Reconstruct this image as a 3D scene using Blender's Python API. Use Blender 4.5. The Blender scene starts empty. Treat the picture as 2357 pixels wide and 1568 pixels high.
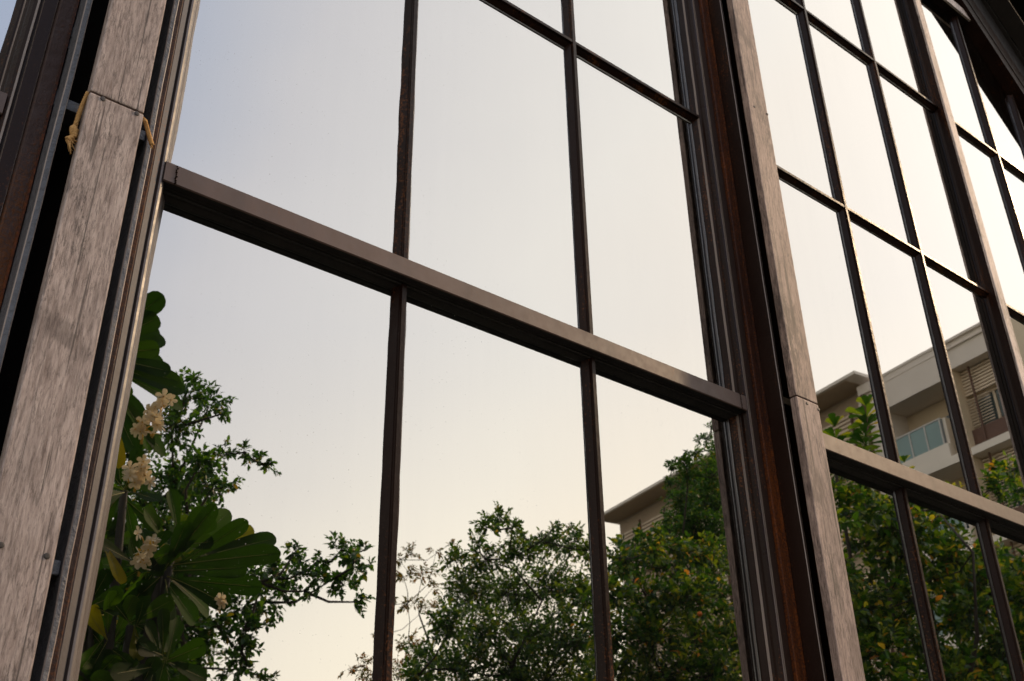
import bpy, bmesh, math, random
import numpy as np
from mathutils import Matrix, Vector
random.seed(7)
rng = np.random.default_rng(11)
sc = bpy.context.scene
COL = sc.collection
R = math.radians

# ------------------------------------------------------------------ camera
S = 1.8            # metres from the camera to the glass plane (y = 0, outside is y < 0)
ZC = 1.65          # eye height
FOC = 2480.42      # focal length in photo pixels (2357 wide)
AX = np.array([0.78217, -0.29786, 0.54726])     # facade direction, camera axes (right, up, forward)
AN = np.array([-0.62164, -0.39536, 0.67620])    # into the facade
AZ = np.array([-0.01395, 0.86889, 0.49486])
def ortho():
    global AX, AN, AZ
    x = AX/np.linalg.norm(AX); z = AZ-x*(AZ@x); z /= np.linalg.norm(z)
    n = np.cross(x, z); n = n if n[2] > 0 else -n
    AX, AN, AZ = x, n, z
ortho()
cam = bpy.data.cameras.new('camera')
cam.sensor_width = 36; cam.lens = FOC/2357*36
cam.clip_start = 0.02; cam.clip_end = 3000
cam.dof.use_dof = True; cam.dof.focus_distance = 2.35; cam.dof.aperture_fstop = 10
co = bpy.data.objects.new('camera', cam); COL.objects.link(co)
right = (AX[0], AN[0], AZ[0]); up = (AX[1], AN[1], AZ[1]); fwd = (AX[2], AN[2], AZ[2])
co.matrix_world = Matrix(((right[0], up[0], -fwd[0], 0), (right[1], up[1], -fwd[1], -S),
                          (right[2], up[2], -fwd[2], ZC), (0, 0, 0, 1)))
sc.camera = co
CAM = np.array([0, -S, ZC])

# ------------------------------------------------------------------ sky, sun, exposure
SUN_EL, SUN_AZ = 33, 17      # azimuth measured from +x towards -y (the garden side)
w = bpy.data.worlds.new('World'); sc.world = w; w.use_nodes = True
nt = w.node_tree; N = nt.nodes; N.clear(); Lk = nt.links
out = N.new('ShaderNodeOutputWorld'); bg = N.new('ShaderNodeBackground')
bg.inputs['Strength'].default_value = 0.1
Lk.new(bg.outputs[0], out.inputs[0])
sky = N.new('ShaderNodeTexSky'); sky.sky_type = 'NISHITA'; sky.sun_disc = False
sky.sun_elevation = R(SUN_EL); sky.sun_rotation = R(90+SUN_AZ); sky.dust_density = 4
tc = N.new('ShaderNodeTexCoord')
dot = N.new('ShaderNodeVectorMath'); dot.operation = 'DOT_PRODUCT'
dot.inputs[1].default_value = (math.cos(R(8)), -math.sin(R(8))*.4, 0.02)
nz = N.new('ShaderNodeTexNoise'); nz.inputs['Scale'].default_value = 1.7; nz.inputs['Detail'].default_value = 4
mpn = N.new('ShaderNodeMapping'); mpn.inputs['Scale'].default_value = (1, 1, 2.2)
Lk.new(tc.outputs['Generated'], mpn.inputs[0]); Lk.new(mpn.outputs[0], nz.inputs['Vector'])
nadd = N.new('ShaderNodeMath'); nadd.operation = 'MULTIPLY_ADD'; nadd.inputs[1].default_value = 0.20; nadd.inputs[2].default_value = -0.10
Lk.new(nz.outputs['Fac'], nadd.inputs[0])
Lk.new(tc.outputs['Generated'], dot.inputs[0])
cadd = N.new('ShaderNodeMath'); cadd.operation = 'ADD'
Lk.new(dot.outputs['Value'], cadd.inputs[0]); Lk.new(nadd.outputs[0], cadd.inputs[1])
mr = N.new('ShaderNodeMapRange'); mr.inputs['From Min'].default_value = -0.6; mr.inputs['From Max'].default_value = 1.0
Lk.new(cadd.outputs[0], mr.inputs['Value'])
ramp = N.new('ShaderNodeValToRGB'); cr = ramp.color_ramp
SKYK = 2.5
stops = [(-.6, (1.14, 1.11, 1.08)), (.0, (.80, .97, 1.32)), (.05, (.84, 1.01, 1.37)), (.24, (1.06, 1.15, 1.37)), (.35, (1.44, 1.43, 1.49)),
         (.46, (1.67, 1.64, 1.63)), (.60, (1.95, 1.89, 1.78)), (.68, (2.00, 1.89, 1.74)), (.80, (2.03, 1.93, 1.81)), (1.0, (2.2, 2.06, 1.85))]
while len(cr.elements) < len(stops): cr.elements.new(.5)
for i, (c, col) in enumerate(stops): cr.elements[i].position = (c+.6)/1.6 if i == 0 else 1.0
for i in range(len(stops)-1, -1, -1): cr.elements[i].position = (stops[i][0]+.6)/1.6
for e, (c, col) in zip(cr.elements, stops): e.color = tuple(v/SKYK for v in col)+(1,)
Lk.new(mr.outputs[0], ramp.inputs['Fac'])
sep = N.new('ShaderNodeSeparateXYZ'); Lk.new(tc.outputs['Generated'], sep.inputs[0])
hr = N.new('ShaderNodeMapRange'); hr.inputs['From Min'].default_value = math.sin(R(9)); hr.inputs['From Max'].default_value = math.sin(R(30))
hr.inputs['To Min'].default_value = 1; hr.inputs['To Max'].default_value = 0
Lk.new(sep.outputs['Z'], hr.inputs['Value'])
hm = N.new('ShaderNodeMixRGB'); hm.blend_type = 'MULTIPLY'; hm.inputs['Color2'].default_value = (1.32, 1.23, 1.02, 1)
Lk.new(hr.outputs[0], hm.inputs['Fac']); Lk.new(ramp.outputs[0], hm.inputs['Color1'])
k1 = N.new('ShaderNodeVectorMath'); k1.operation = 'SCALE'; k1.inputs['Scale'].default_value = SKYK*10
Lk.new(hm.outputs[0], k1.inputs[0])
k2 = N.new('ShaderNodeVectorMath'); k2.operation = 'SCALE'; k2.inputs['Scale'].default_value = 0.04
Lk.new(sky.outputs[0], k2.inputs[0])
ad = N.new('ShaderNodeVectorMath'); ad.operation = 'ADD'
Lk.new(k1.outputs[0], ad.inputs[0]); Lk.new(k2.outputs[0], ad.inputs[1])
Lk.new(ad.outputs[0], bg.inputs['Color'])

sun = bpy.data.lights.new('sun', 'SUN'); sun.energy = 3.0; sun.angle = R(3.5); sun.color = (1.0, .70, .42)
so = bpy.data.objects.new('sun', sun); COL.objects.link(so)
sd = Vector((math.cos(R(SUN_EL))*math.cos(R(SUN_AZ)), -math.cos(R(SUN_EL))*math.sin(R(SUN_AZ)), math.sin(R(SUN_EL))))
so.rotation_euler = sd.to_track_quat('Z', 'Y').to_euler(); so.location = (20, -10, 20)
sc.view_settings.view_transform = 'Standard'; sc.view_settings.look = 'None'
sc.view_settings.exposure = 0.02; sc.view_settings.gamma = 1
sc.render.engine = 'CYCLES'
sc.cycles.max_bounces = 10; sc.cycles.glossy_bounces = 6; sc.cycles.transparent_max_bounces = 24
sc.cycles.sample_clamp_indirect = 6
sc.cycles.use_denoising = True

# ------------------------------------------------------------------ helpers
def ray(px, py):
    r = np.array([px-1178.5, -(py-784), FOC]); q = np.array([r@AX, r@AN, r@AZ]); return q/q[1]
def fp(px, py, e=0.0):
    """facade point seen at a photo pixel, on the plane e (in S units) proud of the glass"""
    q = ray(px, py)*S*(1-e); return CAM+q
def V(px, py, t):
    """point of the garden whose reflection shows at a pixel; t = distance ratio (1 = on the glass)"""
    q = CAM+ray(px, py)*S*t; q[1] = -q[1]; return q
def plen(px, py, t): return np.linalg.norm(ray(px, py))*S*t

def tag(o, label=None, cat=None, group=None, kind=None):
    if label: o['label'] = label
    if cat: o['category'] = cat
    if group: o['group'] = group
    if kind: o['kind'] = kind
    return o
def empty(name, loc):
    o = bpy.data.objects.new(name, None); o.location = loc; o.empty_display_size = .1; COL.objects.link(o); return o
def link(name, me, mats, parent=None, origin=None, smooth=False):
    if not isinstance(mats, (list, tuple)): mats = [mats]
    for m in mats: me.materials.append(m)
    if smooth:
        me.polygons.foreach_set('use_smooth', np.ones(len(me.polygons), bool))
    o = bpy.data.objects.new(name, me)
    if parent is not None:
        o.parent = parent
        me.transform(Matrix.Translation(-Vector(parent_world(parent))))
    elif origin is not None:
        me.transform(Matrix.Translation(-Vector(origin))); o.location = origin
    COL.objects.link(o); return o
def parent_world(p):
    v = Vector((0, 0, 0))
    while p is not None:
        v += p.location; p = p.parent
    return v
class MB:
    """collects shapes in world space; build() links them as one mesh object"""
    def __init__(s, mirror=False): s.v = []; s.f = []; s.m = []; s.mirror = mirror
    def add(s, vs, fs, mi=0):
        o = len(s.v); s.v += [tuple(p) for p in vs]
        for f in fs:
            f = [i+o for i in f]
            s.f.append(f[::-1] if s.mirror else f); s.m.append(mi)
    def box(s, x0, x1, y0, y1, z0, z1, mi=0):
        s.add([(x0,y0,z0),(x1,y0,z0),(x1,y1,z0),(x0,y1,z0),(x0,y0,z1),(x1,y0,z1),(x1,y1,z1),(x0,y1,z1)],
              [(0,3,2,1),(4,5,6,7),(0,1,5,4),(1,2,6,5),(2,3,7,6),(3,0,4,7)], mi)
    def prism(s, poly, place, mi=0, caps=True):
        """poly: list of 2-D points; place: list of functions 2-D -> 3-D (rings along the length)"""
        mis = mi if hasattr(mi, '__len__') else None; mi = 0 if mis else mi
        n = len(poly); rings = [[pl(*p) for p in poly] for pl in place]
        vs = [p for r in rings for p in r]; fs = []
        for k in range(len(rings)-1):
            for i in range(n):
                j = (i+1) % n; fs.append((k*n+i, k*n+j, (k+1)*n+j, (k+1)*n+i))
        if mis:
            o = len(s.v); s.v += [tuple(p) for p in vs]
            for q, f in enumerate(fs): s.f.append([i+o for i in f]); s.m.append(mis[q % n])
            s.f.append([i+o for i in range(n)][::-1]); s.m.append(0); s.f.append([i+o for i in range((len(rings)-1)*n, len(rings)*n)]); s.m.append(0)
            return
        if caps:
            fs.append(tuple(range(n))[::-1]); fs.append(tuple(range((len(rings)-1)*n, len(rings)*n)))
        s.add(vs, fs, mi)
    def tube(s, pts, rad, n=8, mi=0, caps=True):
        pts = [np.array(p, float) for p in pts]
        if not hasattr(rad, '__len__'): rad = [rad]*len(pts)
        vs = []; ref = np.array([0.31, 0.17, 0.93]); 
        for i, p in enumerate(pts):
            d = pts[min(i+1, len(pts)-1)]-pts[max(i-1, 0)]; d = d/(np.linalg.norm(d)+1e-9)
            a = np.cross(d, ref); 
            if np.linalg.norm(a) < .1: a = np.cross(d, [1, 0, 0])
            a /= np.linalg.norm(a); b = np.cross(d, a)
            for k in range(n):
                t = 2*math.pi*k/n; vs.append(p+rad[i]*(a*math.cos(t)+b*math.sin(t)))
        fs = []
        for i in range(len(pts)-1):
            for k in range(n):
                j = (k+1) % n; fs.append((i*n+k, i*n+j, (i+1)*n+j, (i+1)*n+k))
        if caps: fs.append(tuple(range(n))[::-1]); fs.append(tuple(range((len(pts)-1)*n, len(pts)*n)))
        s.add(vs, fs, mi)
    def mesh(s, name, recalc=True):
        me = bpy.data.meshes.new(name); me.from_pydata(s.v, [], s.f); me.update()
        me.polygons.foreach_set('material_index', np.array(s.m, dtype=np.int32))
        if recalc:
            bm = bmesh.new(); bm.from_mesh(me); bmesh.ops.recalc_face_normals(bm, faces=bm.faces); bm.to_mesh(me); bm.free()
        return me
    def build(s, name, mats, parent=None, origin=None, smooth=False, bevel=0, recalc=True):
        me = s.mesh(name, recalc)
        if bevel:
            bm = bmesh.new(); bm.from_mesh(me)
            bmesh.ops.bevel(bm, geom=[e for e in bm.edges if e.calc_face_angle(0) > .6], offset=bevel, segments=2, affect='EDGES', profile=.6)
            bm.to_mesh(me); bm.free()
        return link(name, me, mats, parent, origin, smooth)
def U(x, y, z): return (x*S, y*S, z*S+ZC)       # facade units -> metres

# ------------------------------------------------------------------ materials
def mat(name):
    m = bpy.data.materials.new(name); m.use_nodes = True; n = m.node_tree.nodes; n.clear()
    o = n.new('ShaderNodeOutputMaterial'); b = n.new('ShaderNodeBsdfPrincipled')
    m.node_tree.links.new(b.outputs[0], o.inputs[0]); return m, m.node_tree, b, o
def node(t, kind, **kw):
    nd = t.nodes.new(kind)
    for k, v in kw.items():
        if k in nd.inputs: nd.inputs[k].default_value = v
        else: setattr(nd, k, v)
    return nd
def coords(t, scale=(1, 1, 1), kind='Object'):
    c = node(t, 'ShaderNodeTexCoord'); m = node(t, 'ShaderNodeMapping'); m.inputs['Scale'].default_value = scale
    t.links.new(c.outputs[kind], m.inputs[0]); return m.outputs[0]
def noise(t, vec, scale, detail=5, rough=.55, dist=0):
    n = node(t, 'ShaderNodeTexNoise'); n.inputs['Scale'].default_value = scale; n.inputs['Detail'].default_value = detail
    n.inputs['Roughness'].default_value = rough; n.inputs['Distortion'].default_value = dist
    t.links.new(vec, n.inputs['Vector']); return n.outputs['Fac']
def rampn(t, fac, stops):
    r = node(t, 'ShaderNodeValToRGB'); e = r.color_ramp.elements
    while len(e) < len(stops): e.new(.5)
    for el, (p, c) in zip(e, stops):
        el.position = p; el.color = (c if len(c) == 4 else tuple(c)+(1,)) if hasattr(c, '__len__') else (c, c, c, 1)
    t.links.new(fac, r.inputs['Fac']); return r.outputs['Color']
def mix(t, fac, a, b, mode='MIX'):
    m = node(t, 'ShaderNodeMixRGB', blend_type=mode)
    for s, v in (('Fac', fac), ('Color1', a), ('Color2', b)):
        if isinstance(v, bpy.types.NodeSocket): t.links.new(v, m.inputs[s])
        else: m.inputs[s].default_value = v if not hasattr(v, '__len__') or len(v) == 4 else tuple(v)+(1,)
    return m.outputs[0]
def bump(t, b, h, strength, dist=.01, prev=None):
    bp = node(t, 'ShaderNodeBump'); bp.inputs['Strength'].default_value = strength; bp.inputs['Distance'].default_value = dist
    t.links.new(h, bp.inputs['Height'])
    if prev is not None: t.links.new(prev, bp.inputs['Normal'])
    t.links.new(bp.outputs[0], b.inputs['Normal']); return bp.outputs[0]

def steel(name, base, rust=0.0, rough=.36, bumpk=.25, rustcol=(.17, .055, .014), spec=.35):
    m, t, b, o = mat(name)
    v = coords(t); vs = coords(t, (1, 1, .12))
    big = noise(t, vs, 9, 4); fine = noise(t, v, 160, 6, .65); mid = noise(t, v, 38, 5, .6)
    c = mix(t, rampn(t, big, [(.35, 0.), (.7, 1.)]), base, tuple(x*1.6+.001 for x in base))
    if rust > 0:
        msk = rampn(t, mix(t, .5, noise(t, vs, 14, 6, .7), fine), [(.62-rust*.3, 0.), (.70-rust*.2, 1.)])
        c = mix(t, msk, c, mix(t, mid, rustcol, tuple(x*.35 for x in rustcol)))
    sp = rampn(t, noise(t, v, 420, 2, .5), [(.70, 0.), (.76, 1.)])
    c = mix(t, mix(t, 1, sp, (.35, .35, .35), 'MULTIPLY'), c, (.16, .12, .10))
    t.links.new(c, b.inputs['Base Color'])
    rr = node(t, 'ShaderNodeMapRange'); rr.inputs['To Min'].default_value = rough-.1; rr.inputs['To Max'].default_value = rough+.22
    t.links.new(mid, rr.inputs['Value']); t.links.new(rr.outputs[0], b.inputs['Roughness'])
    b.inputs['Specular IOR Level'].default_value = .5
    b.inputs['Specular IOR Level'].default_value = spec; b.inputs['IOR'].default_value = 1.45 if spec > .3 else 1.27
    p = bump(t, b, mid, bumpk, .004); bump(t, b, fine, bumpk*.8, .0015, p)
    return m
M = {}
M['steel'] = steel('dark_brown_paint', (.010, .004, .0025), rust=.16, rough=.26, spec=.25)
M['edge_highlight'] = steel('edge_highlight_paint', (.15, .115, .10), rust=.15, rough=.35, bumpk=.4, spec=.5)  # pale paint for narrow edge faces, drawing in the highlight lines
M['stile_grey'] = steel('satin_paint_grey_highlight', (.060, .047, .043), rust=.08, rough=.38, bumpk=.12, spec=.45)  # left uprights: their grey highlight is put into a lighter base
M['rust_dark'] = steel('dark_rusty_paint', (.030, .018, .016), rust=.40, rough=.5, bumpk=1.0, rustcol=(.13, .045, .014), spec=.3)
M['steel_smooth'] = steel('satin_brown_paint', (.0105, .0042, .0026), rust=.18, rough=.30, bumpk=.14, spec=.25)
M['steel_rail'] = steel('rail_paint', (.056, .031, .024), rust=.06, rough=.48, bumpk=.08, spec=.45)
M['putty'] = steel('glazing_bead_paint', (.009, .0033, .002), rust=.22, rough=.26, bumpk=.30, spec=.25)
M['rust'] = steel('rust_streaked_paint', (.018, .007, .0045), rust=.50, rough=.45, bumpk=.5, rustcol=(.16, .042, .009), spec=.2)
M['strip'] = steel('rough_paint_sky_reflection', (.060, .060, .068), rust=.04, rough=.40, bumpk=1.6)  # blue-grey sky reflection put into the base colour
M['black'] = steel('black_column_paint', (.003, .0025, .0025), rough=.8, bumpk=.3, spec=.05)
M['bar_brown'] = steel('outer_bar_paint', (.0105, .0045, .003), rust=.14, rough=.36, bumpk=.35, spec=.25)
M['soffit'] = steel('soffit_paint_rail_shade', (.012, .009, .008), rough=.7, bumpk=.2)  # roof soffit colour, also the painted shade under the window rails

def wood(name, lo, hi, warm=(1, 1, 1), seed=0.0):
    m, t, b, o = mat(name)
    c = node(t, 'ShaderNodeTexCoord'); mp = node(t, 'ShaderNodeMapping'); mp.inputs['Location'].default_value = (seed, seed*.7, seed*1.3)
    t.links.new(c.outputs['Object'], mp.inputs[0])
    def sc3(s):
        q = node(t, 'ShaderNodeMapping'); q.inputs['Scale'].default_value = s; t.links.new(mp.outputs[0], q.inputs[0]); return q.outputs[0]
    g1 = noise(t, sc3((1, 1, .10)), 230, 6, .75, .3); g2 = noise(t, sc3((1, 1, .12)), 50, 7, .65, 1.5)
    g3 = noise(t, sc3((1, 1, .35)), 11, 4, .55); fib = noise(t, sc3((1, 1, .03)), 900, 3, .6)
    g4 = noise(t, sc3((1, 1, .13)), 190, 5, .8, .6)
    col = rampn(t, mix(t, .45, g1, g2), [(.36, lo), (.48, tuple((a+b_)/2 for a, b_ in zip(lo, hi))), (.60, hi)])
    lines = rampn(t, g4, [(.50, 0.), (.60, 1.)])
    col = mix(t, mix(t, 1, lines, (.6, .6, .6), 'MULTIPLY'), col, tuple(x*.42 for x in lo))
    cracks = rampn(t, noise(t, sc3((1, 1, .018)), 75, 3, .5, .6), [(.63, 0.), (.65, 1.)])
    col = mix(t, mix(t, 1, cracks, (.7, .7, .7), 'MULTIPLY'), col, tuple(x*.16 for x in lo))
    col = mix(t, .6, col, rampn(t, g3, [(.3, (.62, .60, .60)), (.7, (1.25, 1.22, 1.20))]), 'MULTIPLY')
    pits = rampn(t, mix(t, .5, noise(t, sc3((1, 1, .16)), 210, 4, .8), noise(t, sc3((1, 1, .5)), 9, 4)), [(.545, 0.), (.60, 1.)])
    col = mix(t, mix(t, 1, pits, (.75, .75, .75), 'MULTIPLY'), col, tuple(x*.28 for x in lo))
    stain = rampn(t, mix(t, .45, noise(t, sc3((1, 1, .40)), 12, 5, .6, .3), mix(t, .5, g1, g4)), [(.565, 0.), (.62, 1.)])
    col = mix(t, mix(t, 1, stain, (.7, .7, .7), 'MULTIPLY'), col, (.045, .032, .026))
    blot = rampn(t, mix(t, .35, noise(t, sc3((1, 1, .7)), 5.5, 4, .6, .6), mix(t, .5, g4, g1)), [(.545, 0.), (.60, 1.)])
    col = mix(t, mix(t, 1, blot, (.55, .55, .55), 'MULTIPLY'), col, tuple(x*.45 for x in lo))
    scuff = rampn(t, mix(t, .5, noise(t, sc3((1, 1, .6)), 24, 5, .7), fib), [(.58, 0.), (.68, 1.)])
    col = mix(t, mix(t, 1, scuff, (.5, .5, .5), 'MULTIPLY'), col, tuple(min(1, x*1.45) for x in hi))
    col = mix(t, 1, col, warm, 'MULTIPLY')
    t.links.new(col, b.inputs['Base Color']); b.inputs['Roughness'].default_value = .68; b.inputs['Specular IOR Level'].default_value = .35
    p = bump(t, b, g4, -.4, .002); p = bump(t, b, g1, .35, .002, p); p = bump(t, b, fib, .3, .001, p); bump(t, b, pits, -.5, .002, p)
    return m
M['wood_grey'] = wood('weathered_grey_board', (.140, .098, .082), (.385, .310, .278))
M['wood_grey2'] = wood('weathered_grey_board_lower', (.145, .102, .087), (.40, .325, .292), seed=3.1)
M['wood_brown'] = wood('weathered_brown_board', (.125, .080, .064), (.37, .265, .22), seed=5.3)
M['wood_brown2'] = wood('weathered_brown_board_lower', (.130, .086, .072), (.37, .272, .235), seed=8.2)
M['wood_pale'] = wood('pale_batten_wood', (.42, .33, .29), (.62, .51, .46), seed=11.0)

def plain(name, col, rough=.6, var=.15, scale=20, bumpk=.1, spec=.4):
    m, t, b, o = mat(name); v = coords(t)
    n = noise(t, v, scale, 5, .6)
    t.links.new(mix(t, n, tuple(c*(1-var) for c in col), tuple(min(1, c*(1+var)) for c in col)), b.inputs['Base Color'])
    b.inputs['Roughness'].default_value = rough; b.inputs['Specular IOR Level'].default_value = spec
    if bumpk: bump(t, b, n, bumpk, .01)
    return m
M['nail'] = plain('nail_head', (.03, .022, .018), .6, .3, 300)
M['rope'] = plain('jute', (.46, .26, .10), .85, .35, 700, .4, .2)
M['crack'] = plain('joint_shadow_filler', (.012, .009, .008), .9, .2, 50)
M['ground'] = plain('garden_soil_and_lawn', (.042, .042, .024), .9, .3, 3)
M['plinth'] = plain('plinth_render', (.22, .20, .18), .9, .2, 8)
M['interior'] = plain('interior_dark', (.018, .015, .013), .9, .2, 3, 0)
M['wall_white'] = plain('white_render', (.82, .75, .66), .85, .06, 1.2, .02)
M['wall_cream'] = plain('cream_render', (.66, .54, .38), .85, .08, 1.5, .02)
M['wall_grey'] = plain('grey_render', (.76, .685, .61), .85, .06, 1.2, .02)
M['slat_cream'] = plain('cream_slat', (.74, .62, .48), .8, .08, 4, 0)
M['slat_tan'] = plain('tan_soffit_boards', (.46, .36, .26), .8, .15, 3, 0)
M['slat_brown'] = plain('brown_timber_slat', (.13, .07, .05), .7, .3, 9, 0)
M['metal_rail'] = plain('grey_metal', (.55, .53, .5), .4, .05, 5, 0)
M['bwin'] = plain('building_window_glass', (.05, .075, .08), .08, .2, .7, 0, .8)
M['bglass'] = plain('balcony_glass', (.16, .27, .27), .1, .2, 1.0, 0, .8)
M['dark'] = plain('dark_opening', (.02, .02, .02), .7, .2, 2, 0)

def glass_mat():
    m, t, b, o = mat('mirror_coated_glass'); t.nodes.remove(b)
    gl = node(t, 'ShaderNodeBsdfGlossy'); gl.inputs['Roughness'].default_value = 0.0; gl.inputs['Color'].default_value = (1, .985, .965, 1)
    tr = node(t, 'ShaderNodeBsdfTransparent'); tr.inputs['Color'].default_value = (.50, .52, .50, 1)
    lw = node(t, 'ShaderNodeLayerWeight'); lw.inputs['Blend'].default_value = .5
    p5 = node(t, 'ShaderNodeMath', operation='POWER'); p5.inputs[1].default_value = 5
    t.links.new(lw.outputs['Facing'], p5.inputs[0])
    fr = node(t, 'ShaderNodeMapRange'); fr.inputs['To Min'].default_value = .40; fr.inputs['To Max'].default_value = 1
    t.links.new(p5.outputs[0], fr.inputs['Value'])
    ge = node(t, 'ShaderNodeNewGeometry')
    nb = node(t, 'ShaderNodeMath', operation='SUBTRACT'); nb.inputs[0].default_value = 1; t.links.new(ge.outputs['Backfacing'], nb.inputs[1])
    fm = node(t, 'ShaderNodeMath', operation='MULTIPLY'); t.links.new(fr.outputs[0], fm.inputs[0]); t.links.new(nb.outputs[0], fm.inputs[1])
    m1 = node(t, 'ShaderNodeMixShader'); t.links.new(fm.outputs[0], m1.inputs[0]); t.links.new(tr.outputs[0], m1.inputs[1]); t.links.new(gl.outputs[0], m1.inputs[2])
    st_ = rampn(t, mix(t, .6, noise(t, coords(t, (1, 1, .04)), 26, 5, .65), noise(t, coords(t, (1, 1, .4)), 4, 3)), [(.35, (1, .985, .965)), (.7, (.97, .958, .942))])
    t.links.new(st_, gl.inputs['Color'])
    # very slight waviness of the old panes
    v = coords(t)
    bp = node(t, 'ShaderNodeBump'); bp.inputs['Strength'].default_value = .04; bp.inputs['Distance'].default_value = .002
    t.links.new(noise(t, v, 3.0, 1, .4), bp.inputs['Height']); t.links.new(bp.outputs[0], gl.inputs['Normal'])
    # dust specks and faint dried run marks
    vo = node(t, 'ShaderNodeTexVoronoi'); vo.inputs['Scale'].default_value = 150; t.links.new(v, vo.inputs['Vector'])
    vo.inputs['Randomness'].default_value = 1
    sz = node(t, 'ShaderNodeSeparateColor'); t.links.new(vo.outputs['Color'], sz.inputs[0])
    thr = node(t, 'ShaderNodeMath', operation='POWER'); thr.inputs[1].default_value = 3; t.links.new(sz.outputs[0], thr.inputs[0])
    thr2 = node(t, 'ShaderNodeMath', operation='MULTIPLY'); thr2.inputs[1].default_value = .17; t.links.new(thr.outputs[0], thr2.inputs[0])
    lt = node(t, 'ShaderNodeMath', operation='LESS_THAN'); t.links.new(vo.outputs['Distance'], lt.inputs[0]); t.links.new(thr2.outputs[0], lt.inputs[1])
    zone = rampn(t, noise(t, v, 2.6, 3, .6), [(.42, 0.), (.62, 1.)])
    sp = node(t, 'ShaderNodeMath', operation='MULTIPLY'); t.links.new(lt.outputs[0], sp.inputs[0]); t.links.new(zone, sp.inputs[1])
    film = rampn(t, mix(t, .5, noise(t, coords(t, (1, 1, .05)), 40, 4, .6), noise(t, v, 5, 3)), [(.45, 0.), (.75, .007)])
    dd = node(t, 'ShaderNodeMath', operation='MULTIPLY_ADD'); dd.inputs[1].default_value = .5
    t.links.new(sp.outputs[0], dd.inputs[0]); t.links.new(film, dd.inputs[2])
    df = node(t, 'ShaderNodeBsdfDiffuse'); df.inputs['Color'].default_value = (.42, .40, .34, 1)
    m2 = node(t, 'ShaderNodeMixShader'); t.links.new(dd.outputs[0], m2.inputs[0]); t.links.new(m1.outputs[0], m2.inputs[1]); t.links.new(df.outputs[0], m2.inputs[2])
    t.links.new(m2.outputs[0], o.inputs[0]); return m
M['glass'] = glass_mat()

def leafmat(name, ramp_cols, trans, rough=.42, spec=.5):
    m, t, b, o = mat(name)
    ge = node(t, 'ShaderNodeNewGeometry')
    c = rampn(t, ge.outputs['Random Per Island'], ramp_cols)
    t.links.new(c, b.inputs['Base Color']); b.inputs['Roughness'].default_value = rough; b.inputs['Specular IOR Level'].default_value = spec
    tl = node(t, 'ShaderNodeBsdfTranslucent'); t.links.new(mix(t, 1, c, trans, 'MULTIPLY'), tl.inputs['Color'])
    mx = node(t, 'ShaderNodeMixShader'); mx.inputs[0].default_value = .42
    t.links.new(b.outputs[0], mx.inputs[1]); t.links.new(tl.outputs[0], mx.inputs[2]); t.links.new(mx.outputs[0], o.inputs[0])
    return m
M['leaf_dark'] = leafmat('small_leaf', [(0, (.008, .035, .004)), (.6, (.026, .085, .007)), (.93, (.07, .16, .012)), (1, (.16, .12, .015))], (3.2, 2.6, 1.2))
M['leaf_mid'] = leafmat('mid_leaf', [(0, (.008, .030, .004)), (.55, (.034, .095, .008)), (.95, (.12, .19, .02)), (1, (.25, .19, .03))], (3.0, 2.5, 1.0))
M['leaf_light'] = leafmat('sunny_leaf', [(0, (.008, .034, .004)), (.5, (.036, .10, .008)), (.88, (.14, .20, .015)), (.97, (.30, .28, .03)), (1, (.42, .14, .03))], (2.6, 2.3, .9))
M['leaf_brown'] = leafmat('autumn_leaf', [(0, (.05, .08, .015)), (.5, (.11, .11, .02)), (1, (.24, .11, .03))], (2.4, 2.0, 1.0))
M['paddle'] = leafmat('plumeria_leaf', [(0, (.009, .030, .003)), (.7, (.022, .060, .004)), (.88, (.05, .11, .008)), (1, (.32, .25, .012))], (3.4, 3.0, .7), .55, .07)
M['vein'] = plain('leaf_midrib', (.30, .30, .07), .5, .1, 30, 0)
M['petal'] = leafmat('plumeria_petal', [(0, (.82, .72, .50)), (1, (.88, .81, .66))], (1, .9, .7), .6, .3)
M['petal_eye'] = plain('plumeria_yellow', (.75, .46, .06), .6, .1, 30, 0)
M['bark'] = plain('bark', (.05, .038, .028), .9, .35, 25, .5)
M['bark_grey'] = plain('plumeria_bark', (.055, .050, .042), .85, .25, 25, .4)
M['fruit'] = plain('orange_fruit', (.80, .20, .03), .5, .1, 10, 0)

# ------------------------------------------------------------------ ground
g = MB(); g.add([(-400, -500, 0), (500, -500, 0), (500, 300, 0), (-400, 300, 0)], [(0, 1, 2, 3)])
tag(g.build('ground', M['ground']), kind='structure')

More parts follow.
